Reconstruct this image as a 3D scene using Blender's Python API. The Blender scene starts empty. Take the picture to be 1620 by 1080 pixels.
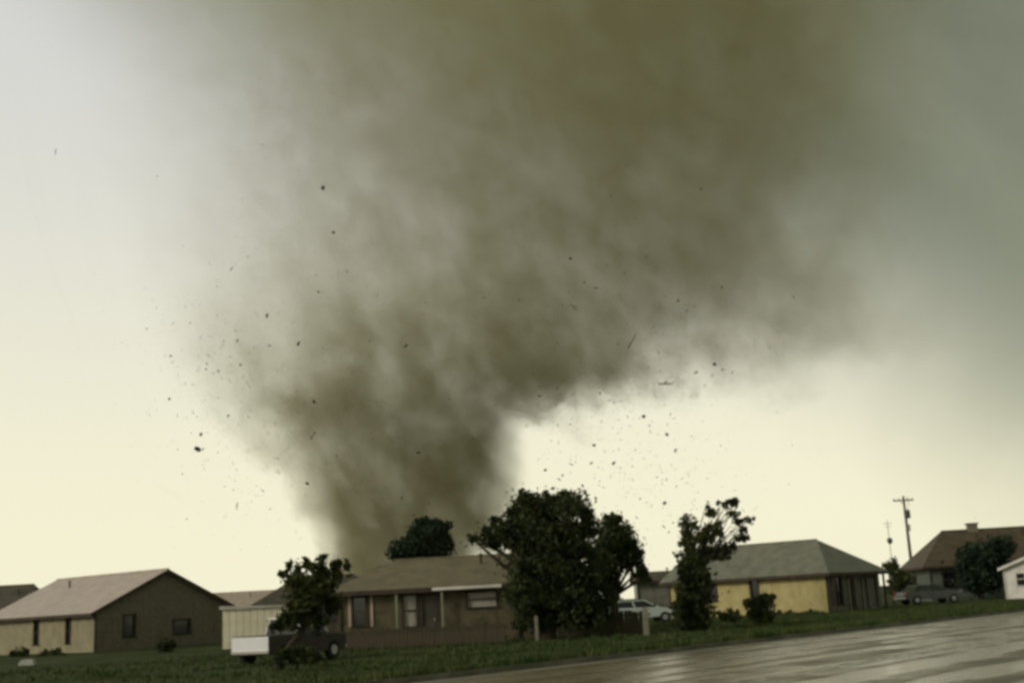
import bpy, bmesh, math, random
from mathutils import Vector, Matrix, noise as mnoise
R = math.radians
random.seed(7)
SC = bpy.context.scene
COL = SC.collection

# ------------------------------------------------------------------ camera
F = 1955.0; PITCH = R(12.0); ROLL = R(3.0); EYE = Vector((0, 0, 1.6))
_f = Vector((0, math.cos(PITCH), math.sin(PITCH)))
_r0 = Vector((1, 0, 0)); _u0 = Vector((0, -math.sin(PITCH), math.cos(PITCH)))
CR = _r0 * math.cos(ROLL) - _u0 * math.sin(ROLL)
CU = _r0 * math.sin(ROLL) + _u0 * math.cos(ROLL)
cam = bpy.data.objects.new('camera', bpy.data.cameras.new('camera'))
COL.objects.link(cam)
cam.data.sensor_width = 36.0; cam.data.lens = 36.0 * F / 1620.0
cam.data.clip_start = 0.1; cam.data.clip_end = 20000
M3 = Matrix((CR, CU, -_f)).transposed()
cam.matrix_world = Matrix.Translation(EYE) @ M3.to_4x4()
SC.camera = cam

def ray(x, y):
    return (_f * F + CR * (x - 810) + CU * (540 - y))
def at(x, y, Y):                       # point on a photo ray at depth Y
    d = ray(x, y); return EYE + d * (Y / d.y)
LAWN = 0.12
def gnd(x, y, z=LAWN):                 # point on the lawn
    d = ray(x, y); return EYE + d * ((z - EYE.z) / d.z)

# ------------------------------------------------------------------ world, sun, exposure
SUN_EL, SUN_DIR = R(24), Vector((-0.86, -0.51, 0)).normalized()
W = bpy.data.worlds.new('World'); SC.world = W; W.use_nodes = True
nt = W.node_tree; nt.nodes.clear()
class NB:                              # tiny node builder
    def __init__(s, nt): s.nt = nt
    def n(s, t, **kw):
        nd = s.nt.nodes.new(t)
        for k, v in kw.items(): setattr(nd, k, v)
        return nd
    def put(s, sock, v):
        if isinstance(v, bpy.types.NodeSocket): s.nt.links.new(v, sock)
        elif v is not None: sock.default_value = v
    def m(s, op, a, b=None, c=None, clamp=False):
        nd = s.n('ShaderNodeMath', operation=op, use_clamp=clamp)
        for i, v in enumerate((a, b, c)): s.put(nd.inputs[i], v) if v is not None else None
        return nd.outputs[0]
    def mix(s, fac, a, b):
        nd = s.n('ShaderNodeMix', data_type='RGBA')
        s.put(nd.inputs[0], fac); s.put(nd.inputs[6], a); s.put(nd.inputs[7], b)
        return nd.outputs[2]
    def rng(s, v, a, b, c=0.0, d=1.0, t='SMOOTHSTEP'):
        nd = s.n('ShaderNodeMapRange', interpolation_type=t)
        for i, q in enumerate((v, a, b, c, d)): s.put(nd.inputs[i], q)
        return nd.outputs[0]
    def noise(s, vec, scale, detail=3, rough=.5, dist=0.0):
        nd = s.n('ShaderNodeTexNoise')
        s.put(nd.inputs['Vector'], vec); nd.inputs['Scale'].default_value = scale
        nd.inputs['Detail'].default_value = detail; nd.inputs['Roughness'].default_value = rough
        nd.inputs['Distortion'].default_value = dist
        return nd.outputs[0]
    def sep(s, v):
        nd = s.n('ShaderNodeSeparateXYZ'); s.put(nd.inputs[0], v); return nd.outputs
    def comb(s, x, y, z):
        nd = s.n('ShaderNodeCombineXYZ')
        for i, v in enumerate((x, y, z)): s.put(nd.inputs[i], v)
        return nd.outputs[0]
    def curve(s, v, pts):              # pts in 0..1
        nd = s.n('ShaderNodeFloatCurve'); c = nd.mapping.curves[0]
        while len(c.points) < len(pts): c.points.new(.5, .5)
        for p, (a, b) in zip(c.points, pts): p.location = (a, b); p.handle_type = 'AUTO_CLAMPED'
        nd.mapping.update(); s.put(nd.inputs['Value'], v); return nd.outputs[0]
def rgb(*c): return (c[0], c[1], c[2], 1.0)
b = NB(nt)
sky = b.n('ShaderNodeTexSky', sky_type='NISHITA', sun_disc=False)
sky.sun_elevation = SUN_EL; sky.sun_rotation = math.atan2(SUN_DIR.x, SUN_DIR.y)
sky.dust_density = 4.0; sky.air_density = 1.0
skyc = b.n('ShaderNodeVectorMath', operation='SCALE'); nt.links.new(sky.outputs[0], skyc.inputs[0]); skyc.inputs['Scale'].default_value = 0.10
tc = b.n('ShaderNodeTexCoord').outputs['Generated']
x, y, z = b.sep(tc)
nz = b.noise(tc, 3.2, 5, .55, .4)
thr = b.m('MAXIMUM', b.m('MULTIPLY_ADD', x, -0.56, 0.33), 0.10)
h = b.m('ADD', b.m('SUBTRACT', z, thr), b.m('MULTIPLY_ADD', nz, 0.22, -0.11))
dark = b.rng(h, -0.13, 0.17)
clear = b.mix(b.rng(z, 0.02, 0.46), rgb(.97, .93, .685), rgb(.71, .71, .675))    # thin bright veil at the storm's edge
storm = b.mix(b.rng(nz, .3, .75), rgb(.178, .19, .125), rgb(.262, .275, .188))  # heavy cloud base
cloud = b.mix(dark, clear, storm)
col = b.mix(0.93, skyc.outputs[0], cloud)
bg = b.n('ShaderNodeBackground'); nt.links.new(col, bg.inputs[0]); bg.inputs[1].default_value = 1.0
out = b.n('ShaderNodeOutputWorld'); nt.links.new(bg.outputs[0], out.inputs[0])

sd = bpy.data.lights.new('sun', 'SUN'); sd.energy = 1.3; sd.angle = R(14); sd.color = (1.0, .93, .8)
sun = bpy.data.objects.new('sun', sd); COL.objects.link(sun)
to_sun = Vector((SUN_DIR.x * math.cos(SUN_EL), SUN_DIR.y * math.cos(SUN_EL), math.sin(SUN_EL)))
sun.rotation_euler = to_sun.to_track_quat('Z', 'Y').to_euler()

vs = SC.view_settings
vs.view_transform = 'Standard'; vs.look = 'None'; vs.exposure = 0.0; vs.gamma = 1.0
SC.render.engine = 'CYCLES'
SC.cycles.filter_width = 3.4           # soft home-video picture
SC.cycles.use_denoising = True
SC.cycles.volume_bounces = 1
SC.cycles.max_bounces = 6
SC.cycles.transparent_max_bounces = 16
SC.cycles.adaptive_threshold = 0.03

# ------------------------------------------------------------------ materials
MATS = {}
def mat(name, c1, c2=None, scale=2.0, rough=.8, spec=.3, bump=0.0, bscale=None, stretch=(1, 1, 1), detail=4, metal=0.0, rot=0.0, lo=.35, hi=.65):
    if name in MATS: return MATS[name]
    m = bpy.data.materials.new(name); m.use_nodes = True; nt = m.node_tree; q = NB(nt)
    p = nt.nodes['Principled BSDF']; p.inputs['Roughness'].default_value = rough
    p.inputs['Specular IOR Level'].default_value = spec; p.inputs['Metallic'].default_value = metal
    tc = q.n('ShaderNodeTexCoord').outputs['Object']
    mp = q.n('ShaderNodeMapping'); nt.links.new(tc, mp.inputs[0]); mp.inputs['Scale'].default_value = stretch; mp.inputs['Rotation'].default_value = (0, 0, rot)
    v = mp.outputs[0]
    if c2:
        f = q.rng(q.noise(v, scale, detail, .6), lo, hi)
        q.put(p.inputs['Base Color'], q.mix(f, rgb(*c1), rgb(*c2)))
    else: p.inputs['Base Color'].default_value = rgb(*c1)
    if bump:
        bn = q.n('ShaderNodeBump'); bn.inputs['Strength'].default_value = bump; bn.inputs['Distance'].default_value = .03
        q.put(bn.inputs['Height'], q.noise(v, bscale or scale * 4, 4, .6)); nt.links.new(bn.outputs[0], p.inputs['Normal'])
    MATS[name] = m; return m

def lined(name, c1, c2, period, axis='Z', rough=.7, spec=.3, depth=.9, scale=1.5):
    """siding or shingle courses: colour from noise, fine relief from a saw wave along one axis"""
    m = mat(name, c1, c2, scale, rough, spec); nt = m.node_tree; q = NB(nt)
    tc = q.n('ShaderNodeTexCoord').outputs['Object']; s = q.sep(tc)['XYZ'.index(axis)]
    p = nt.nodes['Principled BSDF']; src = p.inputs['Base Color'].links[0].from_socket
    sx, sy, sz = q.sep(tc); streaks = q.noise(q.comb(q.m('MULTIPLY', sx, 2.6), q.m('MULTIPLY', sy, 2.6), q.m('MULTIPLY', sz, .35)), 1.0, 5, .65)
    blot = q.noise(tc, .7, 5, .7)
    wear = q.m('MAXIMUM', q.rng(streaks, .55, .78, 0, .55), q.rng(blot, .56, .74, 0, .5))
    q.put(p.inputs['Base Color'], q.mix(wear, src, rgb(*[k * .45 for k in c1])))
    saw = q.m('FRACT', q.m('MULTIPLY', s, 1 / period))
    ns = q.noise(tc, 9, 3, .6)
    bn = q.n('ShaderNodeBump'); bn.inputs['Strength'].default_value = depth; bn.inputs['Distance'].default_value = .03
    q.put(bn.inputs['Height'], q.m('ADD', saw, q.m('MULTIPLY', ns, .6)))
    nt.links.new(bn.outputs[0], nt.nodes['Principled BSDF'].inputs['Normal']); return m

# ------------------------------------------------------------------ mesh helpers
class MB:
    def __init__(s): s.v = []; s.f = []
    def quad(s, *p):
        i = len(s.v); s.v += [tuple(q) for q in p]; s.f.append(tuple(range(i, i + len(p))))
    def box(s, lo, hi, M=None):
        i = len(s.v)
        for z in (lo[2], hi[2]):
            for yy in (lo[1], hi[1]):
                for xx in (lo[0], hi[0]):
                    p = Vector((xx, yy, z)); s.v.append(tuple(M @ p if M else p))
        for f in ((0, 2, 3, 1), (4, 5, 7, 6), (0, 1, 5, 4), (2, 6, 7, 3), (0, 4, 6, 2), (1, 3, 7, 5)):
            s.f.append(tuple(i + k for k in f))
        return s
    def tube(s, pts, rad, n=7, cap=True):
        pts = [Vector(p) for p in pts]; base = len(s.v)
        for k, p in enumerate(pts):
            d = (pts[min(k + 1, len(pts) - 1)] - pts[max(k - 1, 0)])
            d = d.normalized() if d.length > 1e-6 else Vector((0, 0, 1))
            a = d.orthogonal().normalized() if abs(d.z) < .9 else d.cross(Vector((0, 1, 0))).normalized()
            c = d.cross(a)
            for j in range(n):
                t = 2 * math.pi * j / n
                s.v.append(tuple(p + (a * math.cos(t) + c * math.sin(t)) * rad[k]))
        for k in range(len(pts) - 1):
            for j in range(n):
                s.f.append((base + k * n + j, base + k * n + (j + 1) % n, base + (k + 1) * n + (j + 1) % n, base + (k + 1) * n + j))
        if cap:
            s.f.append(tuple(base + j for j in reversed(range(n))))
            s.f.append(tuple(base + (len(pts) - 1) * n + j for j in range(n)))
        return s
    def prism(s, poly, axis, a, b2):
        """extrude a 2-D polygon along an axis (0 x, 1 y, 2 z)"""
        def P(u, v, w):
            return ((w, u, v), (u, w, v), (u, v, w))[axis]
        i = len(s.v); n = len(poly)
        s.v += [P(u, v, a) for u, v in poly] + [P(u, v, b2) for u, v in poly]
        s.f.append(tuple(i + k for k in range(n))); s.f.append(tuple(i + n + k for k in reversed(range(n))))
        for k in range(n): s.f.append((i + k, i + (k + 1) % n, i + n + (k + 1) % n, i + n + k))
        return s
    def build(s, name, m, parent=None, loc=None, smooth=False, fix=True, bevel=0.0):
        me = bpy.data.meshes.new(name); me.from_pydata(s.v, [], s.f)
        if fix or bevel:
            bm = bmesh.new(); bm.from_mesh(me)
            if fix: bmesh.ops.recalc_face_normals(bm, faces=bm.faces)
            if bevel: bmesh.ops.bevel(bm, geom=list(bm.edges), offset=bevel, segments=2, affect='EDGES', profile=.6)
            bm.to_mesh(me); bm.free()
        if smooth: me.polygons.foreach_set('use_smooth', [True] * len(me.polygons))
        me.materials.append(m)
        o = bpy.data.objects.new(name, me); COL.objects.link(o)
        if parent: o.parent = parent
        if loc: o.location = loc
        return o
def empty(name, loc, rz=0.0):
    o = bpy.data.objects.new(name, None); COL.objects.link(o); o.location = loc; o.rotation_euler = (0, 0, rz); o.empty_display_size = .3
    return o
def tag(o, label=None, cat=None, group=None, kind=None):
    for k, v in (('label', label), ('category', cat), ('group', group), ('kind', kind)):
        if v: o[k] = v
    return o

# ------------------------------------------------------------------ ground, road, kerb, lawn
RD = Vector((.63, .776, 0)).normalized(); RN = Vector((RD.y, -RD.x, 0))   # along the road, towards the camera's side
RA = math.atan2(RD.y, RD.x)
E0 = Vector((-.16, 31.8, 0))
def road(s, d, z): return E0 + RD * s + RN * d + Vector((0, 0, z))

m_ground = mat('ground_grass', (.045, .06, .02), (.075, .075, .035), .05, .95, .1)
g = MB(); g.quad((-5000, -300, -.06), (5000, -300, -.06), (5000, 9000, -.06), (-5000, 9000, -.06))
tag(g.build('ground', m_ground), kind='structure')

# wet road surface
m_road = bpy.data.materials.new('wet_asphalt'); m_road.use_nodes = True
q = NB(m_road.node_tree); p = m_road.node_tree.nodes['Principled BSDF']
tc = q.n('ShaderNodeTexCoord').outputs['Object']
sx, sy, sz = q.sep(tc)
st = q.comb(q.m('MULTIPLY', sx, .035), q.m('MULTIPLY', sy, 1.1), 0.0)
n1 = q.noise(st, 1.0, 4, .6); n2 = q.noise(tc, .45, 4, .6); n3 = q.noise(tc, 30, 3, .6)
tracks = q.m('SINE', q.m('MULTIPLY', sy, 3.6))
wet = q.m('ADD', q.m('MULTIPLY', n1, .75), q.m('ADD', q.m('MULTIPLY', n2, .35), q.m('MULTIPLY', tracks, .05)))
q.put(p.inputs['Base Color'], q.mix(q.rng(wet, .40, .68), rgb(.095, .083, .048), rgb(.31, .265, .16)))
q.put(p.inputs['Roughness'], q.rng(wet, .43, .62, .5, .10))
p.inputs['Specular IOR Level'].default_value = .5
bn = q.n('ShaderNodeBump'); bn.inputs['Strength'].default_value = .35; bn.inputs['Distance'].default_value = .012
q.put(bn.inputs['Height'], q.m('ADD', n3, q.m('MULTIPLY', n1, .7))); m_road.node_tree.links.new(bn.outputs[0], p.inputs['Normal'])
rd = MB(); N = 90
for i in range(N):
    s0 = -160 + 560 * i / N; s1 = -160 + 560 * (i + 1) / N
    rd.quad((s0, -.0, 0), (s1, 0, 0), (s1, -19, 0), (s0, -19, 0))
o = rd.build('road', m_road, loc=E0); o.rotation_euler = (0, 0, RA); tag(o, kind='structure')

m_gut = mat('gutter_concrete', (.24, .22, .17), (.34, .32, .26), .6, .35, .5, .15, 12)
m_curb = mat('kerb_concrete', (.07, .07, .05), (.16, .15, .11), .8, .7, .3, .2, 12)
k = MB()
for i in range(70):
    s0 = -100 + i * 4.0; k.box((s0 + .01, .0, -.05), (s0 + 3.99, .16, .14 + random.uniform(-.008, .008)))
kb = k.build('kerb', m_curb, loc=E0); kb.rotation_euler = (0, 0, RA); tag(kb, kind='structure')
k = MB(); k.quad((-100, -.55, .005), (180, -.55, .005), (180, -.002, .008), (-100, -.002, .008))
kb = k.build('gutter', m_gut, loc=E0); kb.rotation_euler = (0, 0, RA); tag(kb, kind='structure')
m_line = mat('worn_road_paint', (.10, .095, .07), (.62, .6, .5), 1.6, .4, .5, lo=.40, hi=.62, detail=6)
for j, (off, dash) in enumerate(((-4.2, True), (-8.2, False), (-8.5, False), (-12.4, True))):
    k = MB(); s0 = -90 + j
    while s0 < 150:
        L = 3.0 if dash else 9.0
        k.quad((s0, off - .06, .005), (s0 + L, off - .06, .005), (s0 + L, off + .06, .005), (s0, off + .06, .005)); s0 += 9.0
    kb = k.build('lane_marking', m_line, loc=E0); kb.rotation_euler = (0, 0, RA); tag(kb, kind='structure')

m_lawn = mat('lawn_grass', (.02, .04, .008), (.062, .072, .024), .35, .95, .1, .6, 25, detail=6)
lw = MB(); NX, NY = 130, 60
def lawn_z(s, d): return LAWN + .05 * mnoise.noise(Vector((s * .12, d * .12, 3.1))) * min(1, max(0, d / 3.0))
for j in range(NY + 1):
    d = .16 + 240 * (j / NY) ** 2
    for i in range(NX + 1):
        s = -160 + 400 * i / NX
        lw.v.append((s, d, lawn_z(s, d)))
for j in range(NY):
    for i in range(NX):
        a = j * (NX + 1) + i; lw.f.append((a, a + 1, a + NX + 2, a + NX + 1))
o = lw.build('lawn', m_lawn, loc=E0, smooth=True); o.rotation_euler = (0, 0, RA); tag(o, kind='structure')

m_blade = mat('grass_blades', (.02, .05, .008), (.075, .085, .025), .5, .8, .2, detail=5)
gb = MB(); rg = random.Random(3)
for _ in range(60000):
    s = rg.uniform(-35, 60); d = .1 + 26 * rg.random() ** 1.6
    n = mnoise.noise(Vector((s * .45, d * .45, 0))) + .6 * mnoise.noise(Vector((s * 1.7, d * 1.7, 4)))
    if n < -.15 and d > .5: continue
    hgt = (.08 + .16 * max(0, n) + (.10 if d < .6 else 0)) * rg.uniform(.6, 1.3); a = rg.uniform(0, 6.28); w = rg.uniform(.02, .05)
    z0 = lawn_z(s, d) - .01; c, si = math.cos(a), math.sin(a); l = rg.uniform(-.06, .06)
    gb.quad((s - w * c, d - w * si, z0), (s + w * c, d + w * si, z0), (s + l * si, d + l * c, z0 + hgt))
o = gb.build('grass', m_blade, loc=E0, fix=False); o.rotation_euler = (0, 0, RA)
tag(o, 'dark uneven grass along the road verge and front lawns', 'grass', kind='stuff')

# ------------------------------------------------------------------ houses
m_glass = mat('window_glass', (.012, .014, .014), None, rough=.08, spec=.6)
m_white = mat('white_paint', (.55, .53, .47), (.68, .66, .6), 1.5, .6, .4)
m_tanp = mat('tan_trim_paint', (.33, .25, .19), (.42, .32, .25), 1.5, .6, .4)
m_dkwood = mat('dark_brown_trim', (.035, .026, .018), (.06, .042, .028), 1.5, .7, .3)
m_metal = mat('dull_metal', (.3, .3, .28), None, rough=.4, metal=.8)

def wall_mesh(mb, T, length, height, ops, th=.18):
    """wall in the plane y=0 of T (x along, z up), thickness to +y, with real openings"""
    xs = sorted({0.0, length} | {o[0] for o in ops} | {o[0] + o[2] for o in ops})
    zs = sorted({0.0, height} | {o[1] for o in ops} | {o[1] + o[3] for o in ops})
    inside = lambda cx, cz: any(o[0] < cx < o[0] + o[2] and o[1] < cz < o[1] + o[3] for o in ops)
    P = lambda x, y, z: T @ Vector((x, y, z))
    for a, c in zip(xs, xs[1:]):
        for e, g2 in zip(zs, zs[1:]):
            if not inside((a + c) / 2, (e + g2) / 2):
                mb.quad(P(a, 0, e), P(c, 0, e), P(c, 0, g2), P(a, 0, g2))
                mb.quad(P(a, th, e), P(a, th, g2), P(c, th, g2), P(c, th, e))
    for (ox, oz, w, hh) in [o[:4] for o in ops]:
        for (p0, p1) in (((ox, oz), (ox + w, oz)), ((ox + w, oz), (ox + w, oz + hh)), ((ox + w, oz + hh), (ox, oz + hh)), ((ox, oz + hh), (ox, oz))):
            mb.quad(P(p0[0], 0, p0[1]), P(p0[0], th, p0[1]), P(p1[0], th, p1[1]), P(p1[0], 0, p1[1]))

def fit_opening(T, o, root, trim):
    ox, oz, w, hh, kind = o[:5]
    def B(mb, lo, hi): mb.box(lo, hi, T)
    fr = MB(); t = .07
    B(fr, (ox - .05, -.035, oz), (ox + t, .09, oz + hh)); B(fr, (ox + w - t, -.035, oz), (ox + w + .05, .09, oz + hh))
    B(fr, (ox - .05, -.035, oz + hh - t), (ox + w + .05, .088, oz + hh + .05))
    if kind in ('window', 'blind'):
        B(fr, (ox + t, -.02, oz + hh / 2 - .025), (ox + w - t, .085, oz + hh / 2 + .025))
        wd = fr.build('window', trim, root)
        pn = MB(); B(pn, (ox + .03, .095, oz + .02), (ox + w - .03, .115, oz + hh - .02)); pn.build('pane', m_glass if kind == 'window' else MATS['blind'], wd)
        sl = MB(); B(sl, (ox - .09, -.09, oz - .05), (ox + w + .09, .08, oz + .0)); sl.build('sill', trim, wd)
    else:
        leaf = MB(); B(leaf, (ox + t, .07, oz + .01), (ox + w - t, .12, oz + hh - t))
        nrow = 4 if kind == 'garage' else 2
        for r in range(nrow):
            for c in range(3 if kind == 'garage' else 1):
                pw = (w - 2 * t - .1) / (3 if kind == 'garage' else 1); ph = (hh - t - .12) / nrow
                B(leaf, (ox + t + .08 + c * pw, .055, oz + .09 + r * ph), (ox + t + c * pw + pw, .075, oz + .03 + (r + 1) * ph))
        d = leaf.build('garage_door' if kind == 'garage' else 'door', o[5], root)
        fr.build('frame', trim, d)
        hd = MB(); B(hd, (ox + w - t - .17, .0, oz + .95), (ox + w - t - .11, .06, oz + 1.07)) if kind != 'garage' else B(hd, (ox + w / 2 - .15, .02, oz + .35), (ox + w / 2 + .15, .056, oz + .4))
        hd.build('handle', m_metal, d)

def house(name, label, corner, rz, Lx, Ly, eave, ridge, along='y', hips=(0, 0), over=.5, walls=None, roofm=None, trim=None, ops=None, group='houses along the road', soffit=None, gmat=None):
    """corner = near corner; local x and y run along the two seen walls. ops: {side: [(x, z, w, h, kind, mat)]}; sides f(y=0) l(x=0) r b"""
    root = empty(name, corner, rz); tag(root, label, 'house', group); ops = ops or {}
    sides = {'f': (Matrix.Identity(4), Lx), 'l': (Matrix.Translation((0, Ly, 0)) @ Matrix.Rotation(-math.pi / 2, 4, 'Z'), Ly),
             'r': (Matrix.Translation((Lx, 0, 0)) @ Matrix.Rotation(math.pi / 2, 4, 'Z'), Ly),
             'b': (Matrix.Translation((Lx, Ly, 0)) @ Matrix.Rotation(math.pi, 4, 'Z'), Lx)}
    half = (Lx if along == 'y' else Ly) / 2; slope = (ridge - eave) / half; Lr = Ly if along == 'y' else Lx
    P = (lambda s, t, z: (s, t, z)) if along == 'y' else (lambda s, t, z: (t, s, z))
    for sd, (T, L) in sides.items():
        mb = MB(); wall_mesh(mb, T, L, eave, ops.get(sd, []))
        w = mb.build('wall', walls[sd] if isinstance(walls, dict) else walls, root, fix=False)
        for o in ops.get(sd, []): fit_opening(T, o, root, trim)
    # gable triangles
    for e, (t, hp) in enumerate(((0, hips[0]), (Lr, hips[1]))):
        if hp: continue
        mb = MB(); i = 0; d = .18 if e == 0 else -.18; poly = ((0, eave + .002), (2 * half, eave + .002), (half, ridge - .02))
        A = [P(s, t, z) for s, z in poly]; Bq = [P(s, t + d, z) for s, z in poly]
        mb.v += A + Bq; mb.f += [(0, 1, 2), (3, 5, 4), (0, 3, 4, 1), (1, 4, 5, 2), (2, 5, 3, 0)]
        sd = ('f', 'b')[e] if along == 'y' else ('l', 'r')[e]
        mb.build('gable', (walls[sd] if isinstance(walls, dict) else walls), root)
    # roof slab
    og = .4; th = .16; ez = eave - over * slope + .06; rz_ = ridge + .06
    t0 = -og if not hips[0] else -over; t1 = Lr + (og if not hips[1] else over)
    r0 = -og if not hips[0] else hips[0]; r1 = Lr + og if not hips[1] else Lr - hips[1]
    s0, s1 = -over, 2 * half + over
    top = [P(s0, t0, ez), P(s1, t0, ez), P(s1, t1, ez), P(s0, t1, ez), P(half, r0, rz_), P(half, r1, rz_)]
    mb = MB(); mb.v = top + [(a, c, z - th) for a, c, z in top]
    fs = [(0, 4, 5, 3), (1, 2, 5, 4), (0, 1, 4), (2, 3, 5)]
    mb.f = []
    for f in fs:
        gable_end = (f == (0, 1, 4) and not hips[0]) or (f == (2, 3, 5) and not hips[1])
        if gable_end: continue
        mb.f.append(f); mb.f.append(tuple(i + 6 for i in reversed(f)))
    for a, c in ((0, 3), (1, 2)) + (((0, 1),) if hips[0] else ((0, 4), (4, 1))) + (((2, 3),) if hips[1] else ((3, 5), (5, 2))):
        mb.f.append((a, c, c + 6, a + 6))
    roof = mb.build('roof', roofm, root)
    # ridge cap
    rc = MB(); rc.tube([P(half, r0, rz_ + .0), P(half, r1, rz_ + .0)], [.07, .07], 6); rc.build('ridge_cap', roofm, roof)
    # fascia and rake boards
    for s, ofs in ((s0, -.03), (s1, .03)):
        fb = MB(); a = P(min(s, s + ofs), t0, ez - th - .05); c = P(max(s, s + ofs), t1, ez - .02)
        fb.box([min(a[i], c[i]) for i in range(3)], [max(a[i], c[i]) for i in range(3)]); fb.build('fascia', trim, root)
    for e, (t, hp) in enumerate(((t0, hips[0]), (t1, hips[1]))):
        dd = -.03 if e == 0 else .03
        if hp:
            fb = MB(); a = P(s0, min(t, t + dd), ez - th - .05); c = P(s1, max(t, t + dd), ez - .02)
            fb.box([min(a[i], c[i]) for i in range(3)], [max(a[i], c[i]) for i in range(3)]); fb.build('fascia', trim, root)
        else:
            for sa in (s0, s1):
                fb = MB(); A = [P(sa, t, ez - .02), P(half, t, rz_ - .02), P(half, t, rz_ - th - .07), P(sa, t, ez - th - .07)]
                Bq = [P(sa, t + dd, ez - .02), P(half, t + dd, rz_ - .02), P(half, t + dd, rz_ - th - .07), P(sa, t + dd, ez - th - .07)]
                fb.v = A + Bq; fb.f = [(0, 1, 2, 3), (7, 6, 5, 4), (0, 4, 5, 1), (1, 5, 6, 2), (2, 6, 7, 3), (3, 7, 4, 0)]
                fb.build('rake_board', trim, root)
    for (fs_, ft_) in ((.62, .35), (.35, .7)):                # vent pipes standing out of the roof
        s_ = 2 * half * fs_; zz_ = ridge - abs(s_ - half) * slope; vp = MB()
        vp.tube([P(s_, Lr * ft_, zz_ - .1), P(s_, Lr * ft_, zz_ + .42)], [.06, .06], 8); vp.tube([P(s_, Lr * ft_, zz_ + .42), P(s_, Lr * ft_, zz_ + .5)], [.1, .09], 8)
        vp.build('vent_pipe', MATS['dark_brown_trim'], roof)
    for (dx_, dy_) in ((.06, -.07), (-.07, Ly - .1)):
        dp = MB(); dp.tube([(dx_, dy_, .1), (dx_, dy_, eave - .15)], [.045, .045], 6); dp.build('downpipe', trim, root)
    # concrete footing
    ft = MB(); ft.box((.03, .03, -.3), (Lx - .03, Ly - .03, .1)); ft.build('footing', MATS['gutter_concrete'], root)
    root['_dims'] = (Lx, Ly); return root, roof

mat('blind', (.30, .28, .22), (.36, .34, .28), 3, .5, .5)
rf_pink = lined('weathered_pink_shingle', (.36, .30, .245), (.46, .375, .31), .14, 'Z', .5, .5)
rf_olive = lined('olive_brown_shingle', (.13, .112, .068), (.18, .15, .092), .14, 'Z', .6, .4)
rf_green = lined('grey_green_shingle', (.14, .145, .108), (.20, .20, .155), .14, 'Z', .5, .5)
rf_dark = lined('dark_brown_shingle', (.06, .055, .04), (.10, .085, .06), .14, 'Z', .6, .4)
rf_rust = lined('rusty_brown_shingle', (.062, .048, .03), (.095, .07, .043), .14, 'Z', .6, .4)
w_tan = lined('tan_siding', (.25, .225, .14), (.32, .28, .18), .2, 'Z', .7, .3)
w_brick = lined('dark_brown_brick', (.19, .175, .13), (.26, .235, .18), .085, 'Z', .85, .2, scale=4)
w_olive = lined('olive_brown_siding', (.075, .066, .036), (.125, .105, .06), .2, 'Z', .75, .3)
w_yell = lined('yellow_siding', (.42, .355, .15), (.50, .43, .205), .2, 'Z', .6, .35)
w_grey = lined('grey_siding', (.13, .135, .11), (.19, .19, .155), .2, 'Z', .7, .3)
w_gteal = lined('grey_green_siding', (.085, .105, .08), (.12, .14, .11), .2, 'Z', .7, .3)
dr_dark = mat('dark_door', (.03, .03, .018), (.05, .045, .028), 2, .5, .4)
dr_pale = mat('pale_green_door', (.17, .185, .11), (.23, .25, .15), 2, .6, .3)

# house A, left
cA = gnd(148, 1031)
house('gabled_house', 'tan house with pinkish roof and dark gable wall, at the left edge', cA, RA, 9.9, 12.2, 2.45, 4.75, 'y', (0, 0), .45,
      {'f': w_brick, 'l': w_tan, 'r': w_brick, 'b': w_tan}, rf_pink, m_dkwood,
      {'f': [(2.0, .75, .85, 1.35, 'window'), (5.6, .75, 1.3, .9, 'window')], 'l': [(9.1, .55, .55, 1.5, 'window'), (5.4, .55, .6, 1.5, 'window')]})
# house B, middle
cB = gnd(538, 1024)
hB, roofB = house('ranch_house', 'olive brown house with long shingled roof and a pale fascia, left of the largest tree', cB, R(-3), 8.9, 8.2, 2.55, 3.8, 'x', (1.9, 0), .55,
      w_olive, rf_olive, m_dkwood,
      {'f': [(.55, .9, .7, 1.3, 'window'), (2.85, .75, .7, 1.45, 'blind'), (3.7, .02, .8, 2.1, 'door', dr_dark), (5.75, 1.45, 1.4, .72, 'blind')],
       'l': [(3, .9, 1.4, 1.2, 'window')]})
fb = MB(); fb.box((4.3, -.64, 2.28), (7.4, -.60, 2.41)); fb.build('eave_trim', m_white, hB)['label'] = 'pale pinkish white strip along the eave'
for xx in (.42, 1.42):
    tr = MB(); tr.box((xx, -.06, .85), (xx + .12, -.005, 2.3)); tr.build('shutter', m_tanp, hB)
for xx in (2.62, 4.66, 7.95):
    tr = MB(); tr.box((xx, -.5, 0), (xx + .1, -.4, 2.33)); tr.build('porch_post', w_olive if xx > 5 else dr_pale, hB)
# house F, yellow
cF = gnd(1311, 968)
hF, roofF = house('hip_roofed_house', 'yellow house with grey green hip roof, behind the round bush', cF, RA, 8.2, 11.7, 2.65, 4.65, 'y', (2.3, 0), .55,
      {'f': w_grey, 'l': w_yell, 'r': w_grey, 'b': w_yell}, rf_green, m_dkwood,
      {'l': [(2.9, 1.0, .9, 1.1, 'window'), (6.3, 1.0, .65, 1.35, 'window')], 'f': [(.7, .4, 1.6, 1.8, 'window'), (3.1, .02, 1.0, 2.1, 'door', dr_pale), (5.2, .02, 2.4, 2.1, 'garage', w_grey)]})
for xx in (.1, 2.7, 5.0, 7.9):
    tr = MB(); tr.box((xx, -.48, 0), (xx + .12, -.36, 2.35)); tr.build('porch_post', m_dkwood, hF)
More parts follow.
